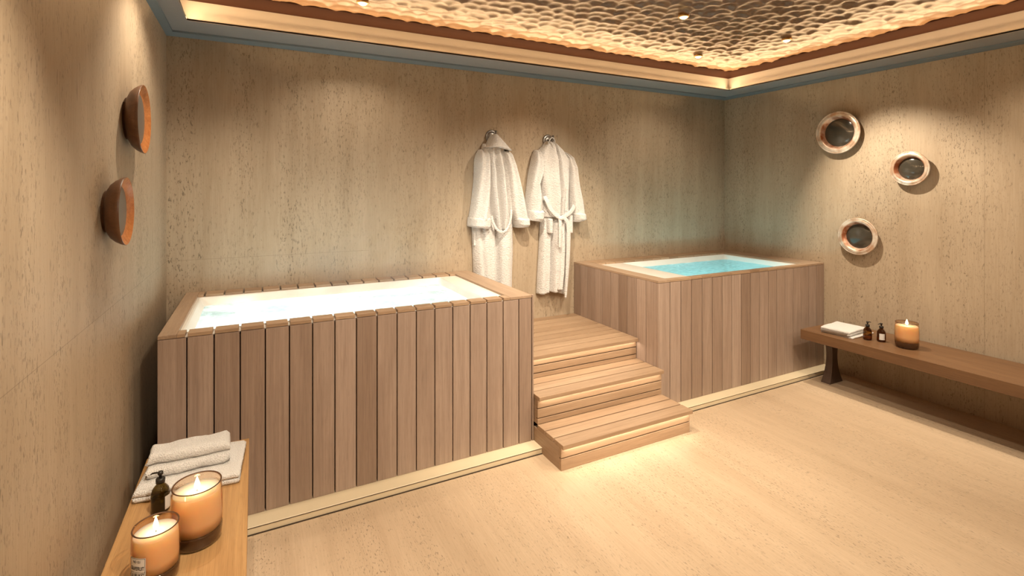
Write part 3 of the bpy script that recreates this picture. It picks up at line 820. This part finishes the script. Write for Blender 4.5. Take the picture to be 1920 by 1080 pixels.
def hook(u, v, tipu, label):
    x, _, z = at(u, v, D)
    h = empty('robe_hook', (x, D, z)); tag(h, label, 'hook', None)
    rot = Matrix.Rotation(math.pi / 2, 4, 'X')
    lathe('backplate', [(0, .0005), (.052, .0005), (.054, .004), (.052, .010), (.046, .012), (.036, .012), (.034, .016), (.026, .018), (.018, .020), (0, .021)], M['chrome'], h, seg=48, mtx=rot)
    bm = bmesh.new()
    tube(bm, [(0, -.018, 0), (0, -.06, -.002), (.002, -.085, -.004)], .0085, 14)
    tube(bm, [(.002, -.085, -.020), (.002, -.085, .0), (.002, -.085, .040)], .0085, 14)
    from_bm('peg', bm, M['chrome'], h, smooth=True)
    return h
hook(921, 256, 933, 'round steel hook holding the left bathrobe')
hook(1027, 264, 1040, 'round steel hook holding the belted right bathrobe')
sn = math.sin
RM = M['robe']
# left robe: hung by its collar with the back folded over, sleeves hanging either side
rb = empty('bathrobe', at(930, 540, 3.66)); tag(rb, 'white bathrobe on the left hook, partly behind the milky tub', 'bathrobe')
def R_(o, rbx):
    o.location = -Vector(rbx.location); return o
R_(drape('skirt', [(395, 896, 966, .06), (425, 893.5, 970, .075), (463, 894.5, 970, .085), (511, 896, 969, .085), (549, 897, 968, .085)], RM, rb,
      folds=lambda s, t_: .020 * sn(s * 9 + .6) + .07 * -math.exp(-((s - .56) / .045) ** 2) * min(1, t_ * 3 + .3) - .045 * math.exp(-((s - .17 - .05 * t_) / .04) ** 2), seed=3), rb)
R_(drape('back_panel', [(268, 914, 950, .07), (300, 905, 957, .10), (350, 905, 962, .11), (400, 912, 966, .10), (431, 922, 958, .075)], RM, rb,
      folds=lambda s, t_: .046 * sn(s * 21 + .5) * min(1, t_ * 3), seed=5, m=70), rb)
sl = R_(drape('sleeve', [(279, 906, 918, .05), (290, 900, 921, .10), (300, 898, 922, .12), (340, 896.5, 922, .13), (380, 892, 922, .135), (413, 886.5, 922, .135)], RM, rb,
      folds=lambda s, t_: .016 * sn(s * 9 + 3 * t_), seed=6, p=.42), rb)
R_(drape('cuff', [(408, 885.8, 922, .12), (411, 885.4, 923, .15), (424, 884.4, 922.4, .15), (428, 886, 921, .135)], RM, rb, hem=lambda s: 4 * s - 2, p=.36, n=24, seed=7), rb)
R_(drape('sleeve', [(281, 944, 959, .07), (290, 948, 963, .11), (310, 951, 969, .13), (335, 954, 975, .14), (365, 956.5, 983, .14), (395, 961, 990, .135), (414, 967, 993.5, .13)], RM, rb,
      folds=lambda s, t_: .014 * sn(s * 9 + 2 * t_), seed=8, p=.42), rb)
R_(drape('cuff', [(408, 966, 993, .12), (412, 967, 993.8, .15), (421, 970, 994, .15), (426, 972, 993, .13)], RM, rb, hem=lambda s: -4 * s + 1.5, p=.36, n=24, seed=9), rb)
R_(drape('collar', [(250, 928.5, 935, .078), (258, 925, 940.5, .115), (268, 920, 949, .14), (277, 914.5, 957, .155), (281, 911.5, 962, .155)], RM, rb, hem=lambda s: -5 + 12 * max(0, s - .45), p=.35, n=30, seed=10, lump=.001), rb)
R_(ribbon('belt', [(920.5, 405, 3.59), (923.5, 418, 3.585), (930, 430, 3.58), (938, 435, 3.578), (946, 432, 3.58), (953, 421, 3.585), (957, 405, 3.59), (958.5, 393, 3.60)], .020, .014, RM, rb), rb)
R_(ribbon('belt', [(897, 425, 3.66), (897, 445, 3.66), (897, 462, 3.66)], .034, .012, RM, rb), rb)

# right robe: front towards the room, belt knotted
r2 = empty('bathrobe', at(1046, 550, 3.66)); tag(r2, 'white belted bathrobe with pockets on the right hook', 'bathrobe')
R_(drape('skirt', [(398, 1022, 1076, .07), (413, 1023.5, 1076.5, .085), (454, 1021.5, 1074.8, .095), (484, 1020, 1073.8, .095), (551, 1016.3, 1071, .095)], RM, r2,
      folds=lambda s, t_: (.020 * sn(s * 15 + 1.2) - .065 * math.exp(-((s - .30 - .05 * t_) / .035) ** 2) - .060 * math.exp(-((s - .76) / .03) ** 2)) * min(1, t_ * 2 + .2), hem=lambda s: 3 * sn(s * 7 + 1.5), seed=13, m=70), r2)
R_(drape('front_panel', [(410, 1040, 1062, .105), (450, 1038, 1062, .12), (500, 1040, 1060, .125), (543, 1041, 1054.5, .125)], RM, r2, folds=lambda s, t_: .010 * sn(s * 10), seed=14, p=.4), r2)
R_(drape('body', [(264, 1033, 1043, .07), (270, 1029, 1050, .09), (282, 1018, 1064, .10), (300, 1012, 1075, .115), (340, 1015, 1073, .13), (366, 1022, 1072, .125), (408, 1023, 1074, .10)], RM, r2,
      folds=lambda s, t_: .012 * sn(s * 16 + .4) - .045 * math.exp(-((s - .57) / .03) ** 2) * min(1, t_ * 1.6), seed=15, m=70), r2)
R_(drape('collar', [(263, 1034, 1042.5, .085), (275, 1034, 1049, .115), (300, 1036, 1056, .135), (350, 1040, 1060, .148), (404, 1044, 1056, .128)], RM, r2,
      folds=lambda s, t_: .012 * sn(s * 12 + .8) - .04 * math.exp(-((s - .45) / .07) ** 2), seed=16, p=.4), r2)
R_(drape('sleeve', [(280, 1012, 1020, .05), (290, 1007.5, 1019, .09), (300, 1005.5, 1019, .12), (325, 1000.5, 1018.5, .135), (345, 998, 1012, .135), (372, 995, 1020, .135), (399, 995, 1021.5, .13)], RM, r2,
      folds=lambda s, t_: .015 * sn(s * 9 + t_ * 4), seed=17, p=.42), r2)
R_(drape('cuff', [(394, 994.6, 1020.5, .13), (398, 994.4, 1021, .155), (409, 995, 1019.5, .155), (413, 994, 1017.5, .135)], RM, r2, hem=lambda s: 4 * s, p=.36, n=24, seed=18), r2)
R_(drape('sleeve', [(284, 1063, 1067, .06), (296, 1068, 1077.6, .10), (315, 1070, 1082, .125), (350, 1071, 1087, .13), (376, 1073, 1093.4, .13), (402, 1075.5, 1098.5, .125)], RM, r2,
      folds=lambda s, t_: .014 * sn(s * 9 + 1), seed=19, p=.42), r2)
R_(drape('cuff', [(399, 1075, 1098, .12), (402, 1075.5, 1099, .145), (411, 1077, 1100, .145), (415, 1078, 1098.5, .125)], RM, r2, hem=lambda s: -5 * s + 2, p=.36, n=24, seed=20), r2)
for x0p, x1p, y0p, y1p in ((1028, 1038, 409, 437), (1064, 1075.6, 402, 436.5)):
    R_(drape('pocket', [(y0p, x0p, x1p, .10), (y0p + 3, x0p, x1p, .108), (y1p, x0p, x1p - .5, .112)], RM, r2, p=.25, n=20, m=20, seed=21, lump=.001), r2)
R_(ribbon('belt', [(1021, 368, 3.60), (1022.5, 376, 3.578), (1028, 390, 3.570), (1036, 401, 3.562), (1045, 408, 3.556)], .036, .012, RM, r2), r2)
R_(ribbon('belt', [(1075, 385, 3.585), (1070, 393, 3.575), (1060, 402, 3.565), (1047, 408, 3.558)], .036, .012, RM, r2), r2)
R_(ribbon('belt', [(1044, 406, 3.556), (1044.5, 420, 3.548), (1044, 442, 3.546), (1043.5, 463, 3.546)], .030, .010, RM, r2), r2)
R_(ribbon('belt', [(1048, 408, 3.556), (1056, 412, 3.552), (1060, 430, 3.550), (1059, 480, 3.550), (1057, 520, 3.552), (1055, 557, 3.556)], [.024, .034, .04, .036, .028, .016], .010, RM, r2), r2)
bm = bmesh.new(); bmesh.ops.create_uvsphere(bm, u_segments=20, v_segments=14, radius=1)
kx = at(1046, 409, YP)
for v in bm.verts: v.co = Vector((kx[0] + v.co.x * .026, 3.555 + v.co.y * .016, kx[2] + v.co.z * .018))
R_(from_bm('belt_knot', bm, RM, r2, smooth=True), r2)
bm = bmesh.new(); pk = [at(1031, 268, YP), at(1033.5, 261, YP), at(1037, 257.5, YP), at(1041, 259, YP), at(1043, 266, YP)]
tube(bm, [(p[0], 3.618, p[2]) for p in pk], .0045, 8)
R_(from_bm('hanging_loop', bm, RM, r2, smooth=True), r2)

# ------------------------------------------------------------------ thin steam over the milky tub
m, nt, out = new_mat('steam'); t = N(nt, 'ShaderNodeTexCoord')
n = N(nt, 'ShaderNodeTexNoise'); n.inputs['Scale'].default_value = 2.6; n.inputs['Detail'].default_value = 4; n.inputs['Distortion'].default_value = 1.2
L(nt, t.outputs['Object'], n.inputs[0])
sp = N(nt, 'ShaderNodeSeparateXYZ'); L(nt, t.outputs['Generated'], sp.inputs[0])
def hump(o): return mth(nt, 'MULTIPLY', mth(nt, 'MULTIPLY', o, mth(nt, 'SUBTRACT', 1.0, o)), 4.0)
fx, fy = hump(sp.outputs[0]), hump(sp.outputs[1])
fz = mth(nt, 'POWER', mth(nt, 'SUBTRACT', 1.0, sp.outputs[2], True), 1.6)
dn = mth(nt, 'SUBTRACT', n.outputs[0], 0.44, True)
de = mth(nt, 'MULTIPLY', mth(nt, 'MULTIPLY', mth(nt, 'MULTIPLY', fx, fy), fz), mth(nt, 'MULTIPLY', dn, 4.2))
v = N(nt, 'ShaderNodeVolumeScatter'); v.inputs['Color'].default_value = (0.97, 0.98, 1, 1); v.inputs['Anisotropy'].default_value = 0.2
L(nt, de, v.inputs['Density']); L(nt, v.outputs[0], out.inputs['Volume'])
o = boxes('steam', [(-.29, 2.78, .952, 1.36, 3.68, 1.75)], m, None, kind='stuff')
tag(o, 'thin white steam drifting above the milky hot tub', 'steam')
